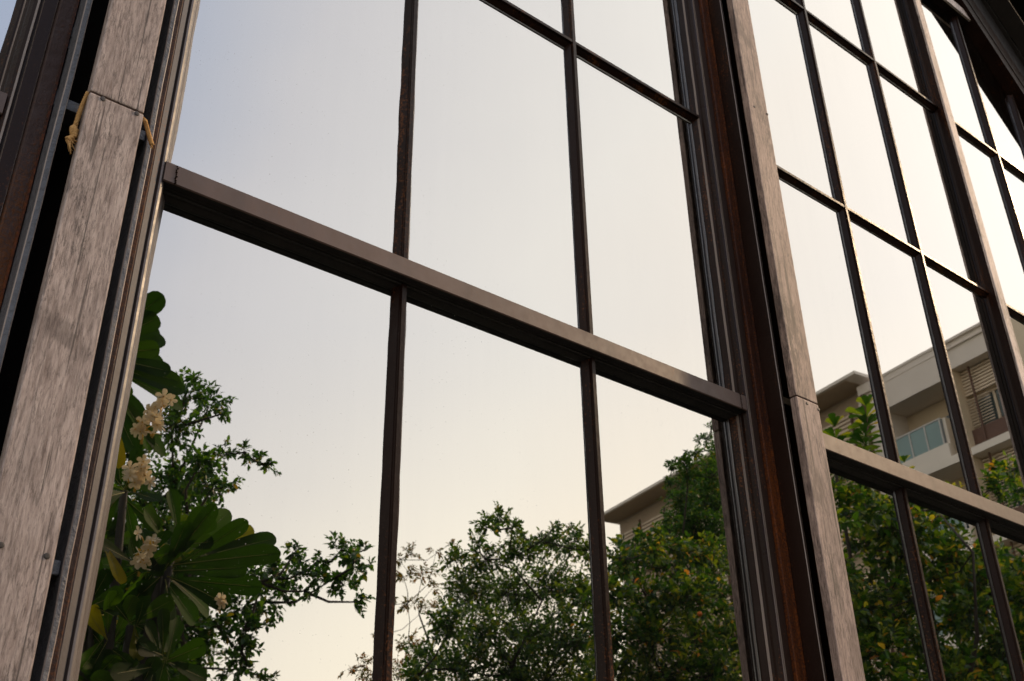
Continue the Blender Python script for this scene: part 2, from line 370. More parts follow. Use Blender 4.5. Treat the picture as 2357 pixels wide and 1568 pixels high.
# ------------------------------------------------------------------ glazing: steel windows
SILL, HEAD = -.45, 2.472
def stile_bits(win, xg, sgn, z0, z1, pr, seed):
    """upright of a window frame. xg = glass edge, sgn = +1 when the frame lies to the right; pr = section sizes"""
    r = random.Random(seed)
    f0, f1, r0, r1, s0, s1, nose = pr
    X = lambda s, y, z: U(xg+sgn*s, y, z)
    nz_ = 60
    zs = [z0+(z1-z0)*i/nz_ for i in range(nz_+1)]
    # glazing bead with an uneven putty line
    b = MB(); jit = [r.uniform(-.0010, .0012) for _ in zs]
    poly = [(-.0012, .006), (-.0012, -.0012), (f0*.22, -.0075), (f0*.34, -.0080), (f0*.40, -.0120), (f0*.55, -.0150), (f0*.60, -.0190),
            (f0*.78, -.0235), (f0*.98, -.0250), (f0*1.12, -.0245), (f0*1.20, -.0205), (f0*1.20, .006)]
    b.prism(poly, [(lambda s, y, z=z, j=j: X(s+(j if s < .001 else j*.25), y, z)) for z, j in zip(zs, jit)], [0, 0, 0, 1, 0, 0, 0, 0, 1, 0, 0, 0])
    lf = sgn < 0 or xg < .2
    b.build('glazing_bead', [M['stile_grey'] if sgn < 0 else M['putty'], M['edge_highlight']], win)
    # main face of the upright
    b = MB(); poly = [(f0*1.20, .006), (f0*1.20, -.0200), (f0*1.32, -.0205), (f0*1.36, -.0245), (f1-.001, -.0262), (f1, -.0250), (f1, .006)]
    b.prism(poly, [(lambda s, y, z=z: X(s, y, z)) for z in zs], [0, 0, 1, 0, 1, 0, 0]); b.build('stile', [M['stile_grey'] if sgn < 0 else M['steel_smooth'], M['edge_highlight']], win)
    # rust streaked cover angle
    b = MB(); poly = [(f1+.0004, .004), (f1+.0004, -.0235), (f1+.0012, -.0300), (r0+.002, -.0312), (r1-.0035, -.0308), (r1-.003, -.0336), (r1-.0006, -.0340), (r1, -.0325), (r1, .004)]
    jit = [r.uniform(-.0005, .0005) for _ in zs]
    b.prism(poly, [(lambda s, y, z=z, j=j: X(s+j*.3, y+j, z)) for z, j in zip(zs, jit)], [0, 0, 0, 0, 0, 2, 0, 0, 0]); b.build('cover_angle', [M['rust_dark'] if lf else M['rust'], M['edge_highlight'], M['rust']], win)
    # thin outer flat bar standing on edge
    b = MB(); poly = [(s0, .010), (s0, -nose+.001), (s0+.001, -nose), (s1-.001, -nose), (s1, -nose+.001), (s1, .010)]
    jit = [r.uniform(-.0005, .0005) for _ in zs]
    b.prism(poly, [(lambda s, y, z=z, j=j: X(s+j, y, z)) for z, j in zip(zs, jit)], [0, 1, 0, 1, 0, 0]); b.build('edge_bar', [M['bar_brown'] if xg > 1 else M['strip'], M['edge_highlight']], win)
    # weld beads along the recess
    b = MB(); 
    for k in range(46):
        z = r.uniform(z0, z1); l = r.uniform(.004, .022)
        b.tube([X(r1+.0012, -.0305, z), X(r1+.0014+r.uniform(-.0006, .0008), -.0318, z+l*.5), X(r1+.0012, -.0305, z+l)], [.0007*S, .0016*S*r.uniform(.5, 1), .0007*S], 6)
    b.build('weld_bead', M['strip'], win)
def muntin_v(win, x, z0, z1, k=.88, seed=0):
    r = random.Random(seed); n = max(4, int((z1-z0)/.028)); zs = [z0+(z1-z0)*i/n for i in range(n+1)]
    poly = [(-.0135*k, .004), (-.0135*k, -.0008), (-.0060*k, -.0085), (-.0052*k, -.0085), (-.0044*k, -.0115), (-.0036*k, -.0130),
            (.0036*k, -.0130), (.0044*k, -.0115), (.0052*k, -.0085), (.0060*k, -.0085), (.0135*k, -.0008), (.0135*k, .004)]
    jl = [r.uniform(-.0004, .0006)+.00025*math.sin(z*31+seed)+max(0, math.sin(z*9+seed*1.7)-.55)*r.uniform(.0002, .0022) for z in zs]; jr = [r.uniform(-.0004, .0006)+.00025*math.sin(z*27+seed*2)+max(0, math.sin(z*7+seed*2.9)-.5)*r.uniform(.0002, .0022) for z in zs]
    b = MB(); b.prism(poly, [(lambda s, y, z=z, a=a, c=c: U(x+s+((-a if s < 0 else c) if abs(s) > .012*k else 0), y, z)) for z, a, c in zip(zs, jl, jr)])
    return b.build('muntin', M['putty'], win)
def muntin_h(win, z, x0, x1, k=.86, seed=0):
    r = random.Random(seed); n = max(4, int((x1-x0)/.028)); xs = [x0+(x1-x0)*i/n for i in range(n+1)]
    poly = [(-.0135*k, .0035), (-.0135*k, -.0008), (-.0060*k, -.0075), (-.0050*k, -.0075), (-.0042*k, -.0108), (-.0034*k, -.0122),
            (.0034*k, -.0122), (.0042*k, -.0108), (.0052*k, -.0075), (.0060*k, -.0075), (.0135*k, -.0008), (.0135*k, .0035)]
    jl = [r.uniform(-.0007, .0009) for _ in xs]; jr = [r.uniform(-.0007, .0009) for _ in xs]
    b = MB(); b.prism(poly, [(lambda s, y, x=x, a=a, c=c: U(x, y, z+s+((-a if s < 0 else c) if abs(s) > .012*k else 0))) for x, a, c in zip(xs, jl, jr)])
    return b.build('muntin', M['putty'], win)
def rail(win, z0, z1, x0, x1, e, seed=0):
    r = random.Random(seed); n = 40; xs = [x0+(x1-x0)*i/n for i in range(n+1)]
    h = z1-z0
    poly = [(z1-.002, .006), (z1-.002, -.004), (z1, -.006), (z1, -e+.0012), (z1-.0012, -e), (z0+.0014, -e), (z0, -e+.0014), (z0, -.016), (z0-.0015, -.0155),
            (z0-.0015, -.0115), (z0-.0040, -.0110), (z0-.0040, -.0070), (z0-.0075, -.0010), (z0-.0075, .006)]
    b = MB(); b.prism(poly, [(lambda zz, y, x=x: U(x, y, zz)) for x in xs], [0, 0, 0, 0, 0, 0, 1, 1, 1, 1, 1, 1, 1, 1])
    b.build('transom_rail', [M['steel_rail'], M['soffit']], win)  # underside faces get the dark paint: shade put into the colour
    b = MB()
    for xe in (x0+.013, x1-.013):
        for k in range(9):
            zz = z0+h*(k+.3)/9.5; b.tube([U(xe, -e+.001, zz), U(xe+r.uniform(-.001, .001), -e-.0009, zz+.0012), U(xe, -e+.001, zz+.0026)], [.0014, .0022*r.uniform(.6, 1.1), .0012], 6)
    b.build('weld_bead', M['putty'], win)
prng = random.Random(3)
def pane(win, x0, x1, z0, z1):
    t = [prng.uniform(-.0005, .0005) for _ in range(2)]      # each pane is set very slightly out of true
    b = MB(); b.prism([(x0, z0), (x1, z0), (x1, z1), (x0, z1)], [lambda x, z: (x*S, .006+t[0]*(x-x0)/(x1-x0)+t[1]*(z-z0)/(z1-z0), z*S+ZC), lambda x, z: (x*S, t[0]*(x-x0)/(x1-x0)+t[1]*(z-z0)/(z1-z0), z*S+ZC)])
    return b.build('glass_pane', M['glass'], win, recalc=True)

PR = (.0167, .0362, .0368, .0556, .0566, .0632, .063)
PL = (.0140, .0262, .0268, .0375, .0415, .0475, .063)
def window(label, x0, x1, mx, rows_up, rows_dn, rz, e, left, right_, seed, clip=None):
    win = empty('steel_window', U((x0+x1)/2, 0, SILL))
    tag(win, label, 'window', 'steel framed windows of the facade')
    if left: stile_bits(win, x0, -1, SILL, HEAD+.06, left, seed)
    if right_: stile_bits(win, x1, 1, SILL, HEAD+.06, right_, seed+1)
    rail(win, rz[0], rz[1], x0-.012, x1+.0125, e, seed)
    edges = [x0]+list(mx)+[x1]
    top = lambda x: HEAD if clip is None else min(HEAD, clip-x)
    zr = [SILL]+list(rows_dn)+[rz[0]-.0075]; zu = [rz[1]-.002]+list(rows_up)+[HEAD]
    for i, x in enumerate(mx):
        muntin_v(win, x, SILL, rz[0]-.002, seed=seed+i*3); muntin_v(win, x, rz[1]-.003, top(x)-.001, seed=seed+i*3+1)
    for z in list(rows_up)+list(rows_dn):
        xe = x1+.008 if clip is None else min(x1, clip-z)
        muntin_h(win, z, x0-.008, xe, seed=seed+int(z*100) % 17)
    for i in range(len(edges)-1):
        for zz in (zr, zu):
            for j in range(len(zz)-1):
                a0, a1, b0, b1 = edges[i], edges[i+1], zz[j], zz[j+1]
                cl = None if clip is None else clip+.012
                if clip is None or a1+b1 <= cl: pane(win, a0, a1, b0, b1)
                elif a0+b0 < cl:      # pane cut by the sloping head
                    P = [(a0, b0), (a1, b0), (a1, b1), (a0, b1)]; Q = []
                    for q in range(4):
                        p, n_ = P[q], P[(q+1) % 4]; dp, dn = cl-sum(p), cl-sum(n_)
                        if dp >= 0: Q.append(p)
                        if dp*dn < 0: tt = dp/(dp-dn); Q.append((p[0]+(n_[0]-p[0])*tt, p[1]+(n_[1]-p[1])*tt))
                    b = MB(); b.prism(Q, [lambda x, z: U(x, .006/S, z), lambda x, z: U(x, 0, z)]); b.build('glass_pane', M['glass'], win)
    # sill and head bars
    b = MB(); b.box((x0-.01)*S, (x1+.01)*S, -.03*S, .02*S, (SILL-.03)*S+ZC, SILL*S+ZC); b.build('sill', M['steel_smooth'], win, bevel=.003)
    return win
W0 = window('window at the left edge of the photo, only its rusty right upright and a corner of glass showing', -.85, .113, (-.53, -.21), (1.3685, 1.95), (.14,), (.7500, .7780), .027, None, PR, 10)
W1 = window('large three pane wide window between the two wooden posts, reflecting the flowering tree', .309, 1.2577, (.625, .950), (1.3685, 1.955), (.14,), (.7475, .7747), .027, PL, PR, 20)
W2 = window('window right of the brown wooden post, reflecting the white apartment building', 1.437, 2.276, (1.7155, 1.994), (1.361, 1.945), (.13,), (.7307, .7617), .0305, PL, None, 30)
W3 = window('window with a sloping top corner at the upper right under the roof edge', 2.309, 3.6, (2.572, 2.812, 3.05, 3.3), (1.3555, 1.935), (.13, .7), (.7307, .7617), .0305, None, None, 40, clip=5.10)

# right upright of window 2 (plain bead) ------------------------------------
b = MB(); zs = [SILL+(HEAD+.05-SILL)*i/60 for i in range(61)]
poly = [(2.2745, .006), (2.2745, -.0010), (2.2772, -.0060), (2.2764, -.0066), (2.2772, -.0135), (2.2758, -.0140), (2.2762, -.0228), (2.2785, -.0238), (2.3085, -.0238), (2.3085, .006)]
b.prism(poly, [(lambda x, y, z=z: U(x, y, z)) for z in zs]); b.build('stile', M['putty'], W2)
b = MB(); b.box(2.2772*S, 2.3092*S, -.0300*S, -.0242*S, SILL*S+ZC, (2.472)*S+ZC)
tag(b.build('batten', M['wood_pale'], origin=U(2.293, -.027, SILL), bevel=.0025), 'pale narrow upright batten between the two right hand windows', 'batten')
# transom and sloping head of window 3 ----------------------------------------
b = MB(); b.box(2.2772*S, 2.62*S, -.022*S, .02*S, 2.472*S+ZC, 2.56*S+ZC); b.build('head_bar', M['steel'], W3, bevel=.002)
b = MB()
lo, hi = 2.474, 2.505
b.prism([(2.31, lo), (5.12-lo+.09, lo), (5.12-hi+.09, hi), (2.31, hi)], [lambda x, z: U(x, -.0222, z), lambda x, z: U(x, -.0285, z)])
b.build('head_batten', M['wood_pale'], W3)
b = MB(); b.prism([(-1.33, 2.563), (2.532, 2.563), (2.2, 2.898), (-1.33, 2.898)], [lambda x, z: U(x, .03, z), lambda x, z: U(x, -.006, z)])
tag(b.build('upper_wall', M['steel_smooth'], origin=U(.6, 0, 2.6)), 'dark brown panel wall above the window heads', 'wall')
for w_, xa_, xb_ in ((W0, -.862, .1255), (W1, .297, 1.2702), (W2, 1.425, 2.2740)):
    b = MB(); b.box(xa_*S, xb_*S, -.022*S, .02*S, 2.4725*S+ZC, 2.56*S+ZC); b.build('head_bar', M['steel'], w_, bevel=.002)
def slope_prism(mb, d0, d1, y0, y1, xa=2.2, xb=4.4):
    """bar parallel to the 45 degree roof edge, between x+z=d0 and d1 (d measured in facade units)"""
    P = [(xa, d0-xa), (xb, d0-xb), (xb+(d1-d0)/2, d1-xb-(d1-d0)/2), (xa+(d1-d0)/2, d1-xa-(d1-d0)/2)]
    mb.prism(P, [lambda x, z: U(x, y0, z), lambda x, z: U(x, y1, z)])
roof = empty('roof_edge', U(3.2, 0, 2.1))
tag(roof, 'dark sloping roof edge with soffit at the top right corner', 'roof')
b = MB(); slope_prism(b, 5.100, 5.150, .02, -.040); slope_prism(b, 5.1503, 5.222, .02, -.0425); b.build('verge_beam', M['steel'], roof, bevel=.002)
b = MB(); slope_prism(b, 5.2223, 5.332, .02, -.0410); b.build('blocking', M['soffit'], roof)
b = MB(); slope_prism(b, 5.3325, 5.3365, .30, -.0521); b.build('soffit_board', M['soffit'], roof)
b = MB(); slope_prism(b, 5.3445, 5.3485, -.0541, -.1050); b.build('soffit_board', M['soffit'], roof)

# ------------------------------------------------------------------ posts: steel column, boards, twine
def board(label, x0, x1, z0, z1, m, y0=-.0745, y1=-.088, tilt=0.0, nails=()):
    b = MB(); n = 14
    zs = [z0+(z1-z0)*i/n for i in range(n+1)]
    P = [(x0, y0), (x0, y1), (x1, y1), (x1, y0)]
    r = random.Random(int(x0*1000+z0*77)); 
    b.prism(P, [(lambda x, y, z=z, j=r.uniform(-.0003, .0003): U(x+j+tilt*(z-z0), y+j*.5, z)) for z in zs])
    root = b.build('wooden_board', m, origin=U((x0+x1)/2, (y0+y1)/2, z0), bevel=.003)
    tag(root, label, 'board', 'weathered boards covering the posts')
    for (nx, nz) in nails:
        nb = MB(); c = np.array(U(nx, y1, nz))
        nb.tube([c+[0, .001, 0], c+[0, -.0012, 0], c+[0, -.0018, 0]], [.0048, .0048, .0030], 12); nb.build('nail', M['nail'], root)
    return root
JL = fp(270, 236, .088)[2]; JL = (JL-ZC)/S
board('upper weathered grey board of the left post, above the joint', .1896, .2464, JL+.0012, 2.6, M['wood_grey'])
board('lower weathered grey board of the left post, stained dark below the joint', .1897, .2466, -.6, JL-.0008, M['wood_grey2'],
      nails=[((fp(x, y, .088)[0])/S, (fp(x, y, .088)[2]-ZC)/S) for x, y in ((237, 228), (315, 262), (108, 1280), (2, 1255))])
JR = (fp(1868, 925, .088)[2]-ZC)/S
board('upper sunlit brown board of the middle post, above the joint', 1.3195, 1.3752, JR+.0010, 2.62, M['wood_brown'],
      nails=[((fp(x, y, .088)[0])/S, (fp(x, y, .088)[2]-ZC)/S) for x, y in ((1737, 246), (1766, 263))])
board('lower brown board of the middle post, below the joint with two nail heads', 1.3199, 1.3755, -.6, JR-.0008, M['wood_brown2'],
      nails=[((fp(x, y, .088)[0])/S, (fp(x, y, .088)[2]-ZC)/S) for x, y in ((1857.5, 929), (1884, 943))])
def column(label, x0, x1, tabs):
    root = empty('steel_column', U((x0+x1)/2, 0, -.9)); tag(root, label, 'column', 'steel columns behind the boards')
    b = MB(); b.box(x0*S, x1*S, -.004*S, .09*S, 0, 2.62*S+ZC); b.build('shaft', M['black'], root)
    for xa, xb, z in tabs:
        b = MB(); b.box(xa*S, xb*S, -.058*S, -.020*S, (z-.0065)*S+ZC, (z+.0065)*S+ZC); b.build('bracket', M['strip'] if x0 < 1 else M['black'], root, bevel=.002)
    return root
zt = (fp(182, 232, .07)[2]-ZC)/S; zb = (fp(137, 1297, .07)[2]-ZC)/S; zt2 = (fp(1818, 915, .07)[2]-ZC)/S
column('black steel column behind the grey board of the left post', .177, .262, [(.1765, .2605, zt), (.1765, .2605, zb)])
column('black steel column behind the brown board of the middle post', 1.3215, 1.395, [(1.3215, 1.385, zt2), (1.3215, 1.385, 1.72), (1.3215, 1.385, .1)])

def twisted(mb, pts, r, turns, strands=3):
    pts = [np.array(p, float) for p in pts]; m = 10
    # smooth resample
    P = []
    for i in range(len(pts)-1):
        p0 = pts[max(i-1, 0)]; p1 = pts[i]; p2 = pts[i+1]; p3 = pts[min(i+2, len(pts)-1)]
        for k in range(m):
            u = k/m; P.append(.5*((2*p1)+(-p0+p2)*u+(2*p0-5*p1+4*p2-p3)*u*u+(-p0+3*p1-3*p2+p3)*u**3))
    P.append(pts[-1]); n = len(P)
    for s in range(strands):
        Q = []
        for i, p in enumerate(P):
            d = P[min(i+1, n-1)]-P[max(i-1, 0)]; d /= np.linalg.norm(d)+1e-9
            a = np.cross(d, [0.2, 1, .1]); a /= np.linalg.norm(a); b_ = np.cross(d, a); th = 2*math.pi*(turns*i/n+s/strands)
            Q.append(p+r*.62*(a*math.cos(th)+b_*math.sin(th)))
        mb.tube(Q, r*.62, 6)
rope = empty('twine', fp(212, 265, .06)); tag(rope, 'frayed tan twine tied behind the left post board, knot hanging at its left', 'twine')
z7 = lambda x, y: (x/5.2275*.9207, (200+y/5.2275)*.9207)
b = MB(); E_ = .080
pl = [fp(*z7(x, y), E_) for x, y in ((1150, 170), (1108, 260), (1060, 370), (1015, 500), (978, 620))]
twisted(b, pl, .0040, 9)
b.tube([pl[0], pl[0]+np.array([.05, .02, 0]), fp(*z7(1840, 470), .05), fp(*z7(1900, 540), E_)], .004, 8)
pr_ = [fp(*z7(x, y), E_) for x, y in ((1895, 535), (1925, 640), (1955, 750), (1985, 850))]
twisted(b, pr_, .0040, 5)
b.build('cord', M['rope'], rope, smooth=True)
b = MB()
kn = [fp(*z7(x, y), E_) for x, y in ((978, 620), (945, 640), (975, 690), (990, 660), (950, 650), (955, 720), (990, 720), (930, 760), (880, 775))]
twisted(b, kn, .0046, 6); b.build('knot', M['rope'], rope, smooth=True)
b = MB(); r = random.Random(5)
base = fp(*z7(885, 775), E_)
for k in range(26):
    tx, ty = (r.gauss(960, 40), r.gauss(830, 45)) if k < 19 else (r.gauss(915, 12), r.gauss(925, 25))
    tip = fp(*z7(tx, ty), E_+r.uniform(-.006, .008)); midp = (base+tip)/2+np.array([r.uniform(-.004, .002), r.uniform(-.003, .003), r.uniform(0, .006)])
    b.tube([base+np.array([r.uniform(-.003, .003) for _ in range(3)]), midp, tip], [.0016, .0012, .0005], 5)
b.build('frayed_end', M['rope'], rope, smooth=True); b = MB()
for k in range(8):
    p = pr_[-1]; b.tube([p, p+np.array([r.uniform(-.003, .004), r.uniform(-.004, .002), -r.uniform(.004, .011)])], [.0015, .0006], 5)
b.build('frayed_end', M['rope'], rope, smooth=True)

# ------------------------------------------------------------------ the room behind the glass and the plinth below
room = MB()
x0, x1, y0, y1, z1 = -2.4, 9.0, .17, 5.2, 9.5
room.add([(x0,y0,.01),(x1,y0,.01),(x1,y1,.01),(x0,y1,.01),(x0,y0,z1),(x1,y0,z1),(x1,y1,z1),(x0,y1,z1)],
         [(0,1,2,3),(7,6,5,4),(3,2,6,7),(1,5,6,2),(0,3,7,4)])
tag(room.build('interior_room', M['interior'], recalc=False), kind='structure')
b = MB(); b.box(-2.4, 9, -.06, .34, 0, (SILL-.031)*S+ZC)
tag(b.build('plinth_wall', M['plinth'], origin=(3, .1, 0)), 'low rendered wall under the windows', 'wall')

# ------------------------------------------------------------------ apartment building across the garden (seen in the glass)
vp_ = ray(-450, 2222); BA = np.array([vp_[0], vp_[1], 0]); BA /= np.linalg.norm(BA); BB = np.array([BA[1], -BA[0], 0])
BC = ray(2300, 722)*7.5*S
class BBox(MB):
    def bx(s, a0, a1, b0, b1, z0, z1, mi=0):
        vs = []
        for z in (z0, z1):
            for a, bb in ((a0, b0), (a1, b0), (a1, b1), (a0, b1)):
                q = CAM+BC+BA*a+BB*bb+np.array([0, 0, z]); q[1] = -q[1]; vs.append(q)
        s.add(vs, [(0,3,2,1),(4,5,6,7),(0,1,5,4),(1,2,6,5),(2,3,7,6),(3,0,4,7)], mi)
def bhit(px, py, off):
    q0 = BC+BB*off; wv = ray(px, py); k = (q0@BB)/(wv@BB); q = wv*k-BC; return q@BA, q[2]
bl = empty('apartment_building', (0, 0, 0)); q = CAM+BC+BA*3+BB*2; bl.location = (q[0], -q[1], 0)
tag(bl, 'white apartment building with balconies and timber louvres reflected in the glass', 'building')
GZ = -(ZC+BC[2]) # ground in building z
ST = 2.95
b = BBox(); b.bx(0, 2.55, 0, 9, -1.02, 0); b.bx(2.55, 5.6, -.06, 9, -1.28, 0.0); b.bx(0, 5.62, -.09, 9.05, -.06, .03); b.bx(0, 5.6, -.075, 0, -.31, -.285)
b.build('parapet', M['wall_grey'], bl)
b = BBox(); b.bx(-.03, .0, .05, 9, GZ, -.0); b.bx(.02, 2.3, .75, 9, GZ, -1.03); b.bx(2.3, 5.25, 1.15, 9, GZ, -1.29); b.bx(2.28, 2.62, -.03, 9, GZ, -1.03)
b.build('wall', M['wall_cream'], bl)
b = BBox(); b.bx(5.25, 6.35, -.10, 9, GZ, -.35); b.bx(5.62, 6.2, -.2, 6, -.35, .02); b.build('stair_tower', M['wall_grey'], bl)
b = BBox(); b.bx(6.2, 22.7, -.75, 9, .25, .37); b.bx(5.7, 6.2, -.75, 5, .25, .37); rf_ = b.build('roof', M['wall_white'], bl); b = BBox(); b.bx(6.25, 22.55, -.65, .44, .215, .246); b.build('soffit', M['slat_tan'], rf_)
b = BBox(); b.bx(6.0, 6.10, -.24, -.103, GZ, -.36); b.build('downpipe', M['slat_brown'], bl)
b = BBox(); b.bx(6.35, 22.3, .45, 9, GZ, .2); b.build('wing_wall', M['slat_tan'], bl)
for s in range(0, 5):
    dz = -ST*s
    b = BBox(); b.bx(2.95, 5.3, -.02, .10, -3.98+dz, -3.42+dz); b.bx(2.95, 5.3, .10, 1.15, -3.98+dz, -3.84+dz); b.bx(2.95, 3.06, .10, 1.15, -3.84+dz, -2.48+dz)
    if s: b.bx(2.62, 5.25, -.05, 1.2, -1.28+dz+.02, -.98+dz)
    b.build('balcony', M['wall_white'], bl)
    b = BBox(); b.bx(3.12, 5.25, .02, .035, -3.40+dz, -2.52+dz); b.build('balcony_glass', M['bglass'], bl)
    b = BBox(); b.bx(3.07, 5.25, -.0, .05, -2.51+dz, -2.46+dz); 
    for a in (3.09, 3.72, 4.4, 5.08): b.bx(a, a+.05, -.005, .018, -3.41+dz, -2.5+dz)
    b.build('handrail', M['metal_rail'], bl)
    b = BBox(); b.bx(3.3, 4.95, 1.10, 1.148, -3.8+dz, -1.95+dz); d_ = b.build('balcony_door', M['bwin'], bl)
    b = BBox()
    for a in (3.26, 4.1, 4.95): b.bx(a, a+.05, 1.06, 1.098, -3.8+dz, -1.9+dz)
    b.build('door_frame', M['slat_cream'], d_)
    b = BBox(); b.bx(0, 2.28, -.06, .8, -4.18+dz, -3.93+dz); b.build('floor_slab', M['wall_white'], bl)
    b = BBox(); b.bx(.12, 1.35, .70, .748, -3.2+dz, -2.05+dz); b.bx(1.45, 2.2, .70, .748, -3.2+dz, -2.05+dz); wn = b.build('window', M['bwin'], bl)
    b = BBox(); b.bx(.02, 2.28, .66, .746, -3.3+dz, -3.2+dz); b.bx(.02, 2.28, .66, .746, -2.05+dz, -1.98+dz); b.bx(1.352, 1.448, .66, .746, -3.2+dz, -2.05+dz); b.bx(.02, .12, .66, .746, -3.2+dz, -2.05+dz)
    b.build('window_frame', M['slat_cream'], wn)
    b = BBox()
    for k in range(8): b.bx(.30, 2.28, .42, .50, -1.95+dz+k*.115, -1.95+dz+k*.115+.07)
    for k in range(11): b.bx(1.42, 2.28, .42, .46, -3.18+dz+k*.105, -3.18+dz+k*.105+.025)
    b.build('louvre', M['slat_cream'], bl)
    b = BBox(); b.bx(.25, 2.28, .30, .36, -3.93+dz, -3.22+dz)
    for a in (.78, 1.80): b.bx(a, a+.05, .24, .298, -3.93+dz, -1.05+dz)
    b.build('timber_screen', M['slat_brown'], bl)
    b = BBox()
    for k in range(14): b.bx(6.6, 22, .25, .33, -2.75+dz+k*.16, -2.75+dz+k*.16+.09)
    b.build('timber_louvre', M['slat_cream'], bl)
    for a in np.arange(7.0, 22, 1.9):
        b = BBox(); b.bx(a, a+.06, .15, .245, -2.8+dz, -.35+dz); b.build('louvre_post', M['slat_brown'], bl)

# ------------------------------------------------------------------ garden trees (real trees in front of the facade, seen in the glass)
def leaf_mesh(P, D, Nn, L, W, droop=.15):
    """folded six point leaves from arrays: base points, directions, normals"""
    n = len(P); Sd = np.cross(D, Nn); Sd /= np.linalg.norm(Sd, axis=1, keepdims=True)+1e-9
    Nn = np.cross(Sd, D); L = L[:, None]; W = W[:, None]
    a = P; l = P+D*L*.45+Sd*W*.5+Nn*W*.18; r_ = P+D*L*.45-Sd*W*.5+Nn*W*.18; m = P+D*L*.5-Nn*L*.03; tp = P+D*L-Nn*L*droop
    l2 = P+D*L*.78+Sd*W*.33+Nn*(W*.10-L*droop*.5); r2 = P+D*L*.78-Sd*W*.33+Nn*(W*.10-L*droop*.5)
    Vv = np.stack([a, l, l2, tp, r2, r_, m], 1).reshape(-1, 3)
    o = (np.arange(n)*7)[:, None]
    F = np.concatenate([o+np.array([0, 6, 1, 1]), ], 1)
    tri = np.stack([o+np.array(q) for q in ([0, 6, 1], [1, 6, 2], [2, 6, 3], [3, 6, 4], [4, 6, 5], [5, 6, 0])], 1).reshape(-1, 3)
    return Vv, tri
def np_mesh(name, Vv, tri):
    me = bpy.data.meshes.new(name); me.vertices.add(len(Vv)); me.vertices.foreach_set('co', Vv.astype(np.float32).ravel())
    me.loops.add(tri.size); me.loops.foreach_set('vertex_index', tri.astype(np.int32).ravel())
    me.polygons.add(len(tri)); me.polygons.foreach_set('loop_start', np.arange(0, tri.size, 3, dtype=np.int32))
    me.polygons.foreach_set('loop_total', np.full(len(tri), 3, np.int32)); me.update(calc_edges=True); me.validate(); return me
def unit(a): return a/(np.linalg.norm(a, axis=-1, keepdims=True)+1e-9)
def tree(name, label, cat, clumps, t, leafL, leafW, kap, lm, trunk_px, group=None, spread=.10, trunk_r=.07, twigk=1.0, limbs=True):
    base = V(trunk_px[0], trunk_px[1], t); base[2] = 0
    root = empty(name, base); tag(root, label, cat, group)
    Ps, Ds, Ns, Ls, Ws = [], [], [], [], []; tw = MB(); cents = []
    for (px, py, rp) in clumps:
        tt = t*(1+rng.uniform(-spread, spread)); c = V(px, py, tt); L = plen(px, py, tt); Rr = rp*L/FOC; cents.append(c)
        n = max(12, int(kap*math.pi*Rr*Rr/(.5*leafL*leafW))); per = 9; ntw = max(2, n//per)
        for _ in range(ntw):
            d = unit(rng.normal(size=3)); st = c+d*Rr*rng.uniform(.05, .75)*np.array([1, 1, .8])
            dr = unit(d*.8+rng.normal(size=3)*.5+np.array([0, 0, .25])); ln = min(Rr*.7, leafL*5)*rng.uniform(.7, 1.3)
            bend = rng.normal(size=3)*.25+np.array([0, 0, -.25]); p2 = st+dr*ln*.55; p3 = st+dr*ln+bend*ln*.3
            tw.tube([st-dr*ln*.4, st, p2, p3], [leafL*.035, leafL*.03, leafL*.022, leafL*.012], 3, caps=False)
            k = per; u = np.linspace(.05, 1, k)[:, None]; pp = st*(1-u)**2+2*p2*u*(1-u)+p3*u*u
            ax = unit((p3-st)[None])[0]; sd = np.cross(ax, unit(rng.normal(size=3))); sd = sd/(np.linalg.norm(sd)+1e-9)
            sg = np.where(np.arange(k) % 2 == 0, 1, -1)[:, None]
            dd = unit(ax*.65+sd*sg*.85+rng.normal(size=(k, 3))*.28+np.array([0, 0, -.12])); dd[-1] = unit(ax+np.array([0, 0, -.2]))
            nn = unit(np.array([0, 0, 1.])+rng.normal(size=(k, 3))*.45)
            Ps.append(pp); Ds.append(dd); Ns.append(nn); Ls.append(leafL*rng.uniform(.6, 1.2, k)); Ws.append(leafW*rng.uniform(.7, 1.2, k))
    P, D, Nn, L, W = map(np.concatenate, (Ps, Ds, Ns, Ls, Ws))
    Vv, tri = leaf_mesh(P, D, Nn, L, W)
    link('crown', np_mesh('crown', Vv, tri), lm, root)
    # trunk and limbs: every clump hangs on its nearest neighbour nearer to the trunk
    cents = np.array(cents); top = cents[:, 2].max(); bot = cents[:, 2].min()
    spine = [base+np.array([rng.normal()*.06*i, rng.normal()*.06*i, top*.80*i/7]) for i in range(8)]
    tw.tube(spine, [trunk_r*(1-.12*i) for i in range(8)], 8)
    if limbs:
        con = [np.array(p) for p in spine[1:]]
        for i in np.argsort(np.linalg.norm(cents[:, :2]-base[:2], axis=1)):
            c = cents[i]; dist = [np.linalg.norm(c-q)+max(0, q[2]-c[2])*1.5 for q in con]; q = con[int(np.argmin(dist))]
            mid = (c+q)/2+rng.normal(size=3)*.07*np.linalg.norm(c-q)+np.array([0, 0, -.05*np.linalg.norm(c-q)])
            r0 = trunk_r*.16*twigk; tw.tube([q, mid, c], [r0, r0*.75, r0*.45], 5); con.append(c)
    tw.build('trunk', M['bark'], root, smooth=True, recalc=False)
    return root

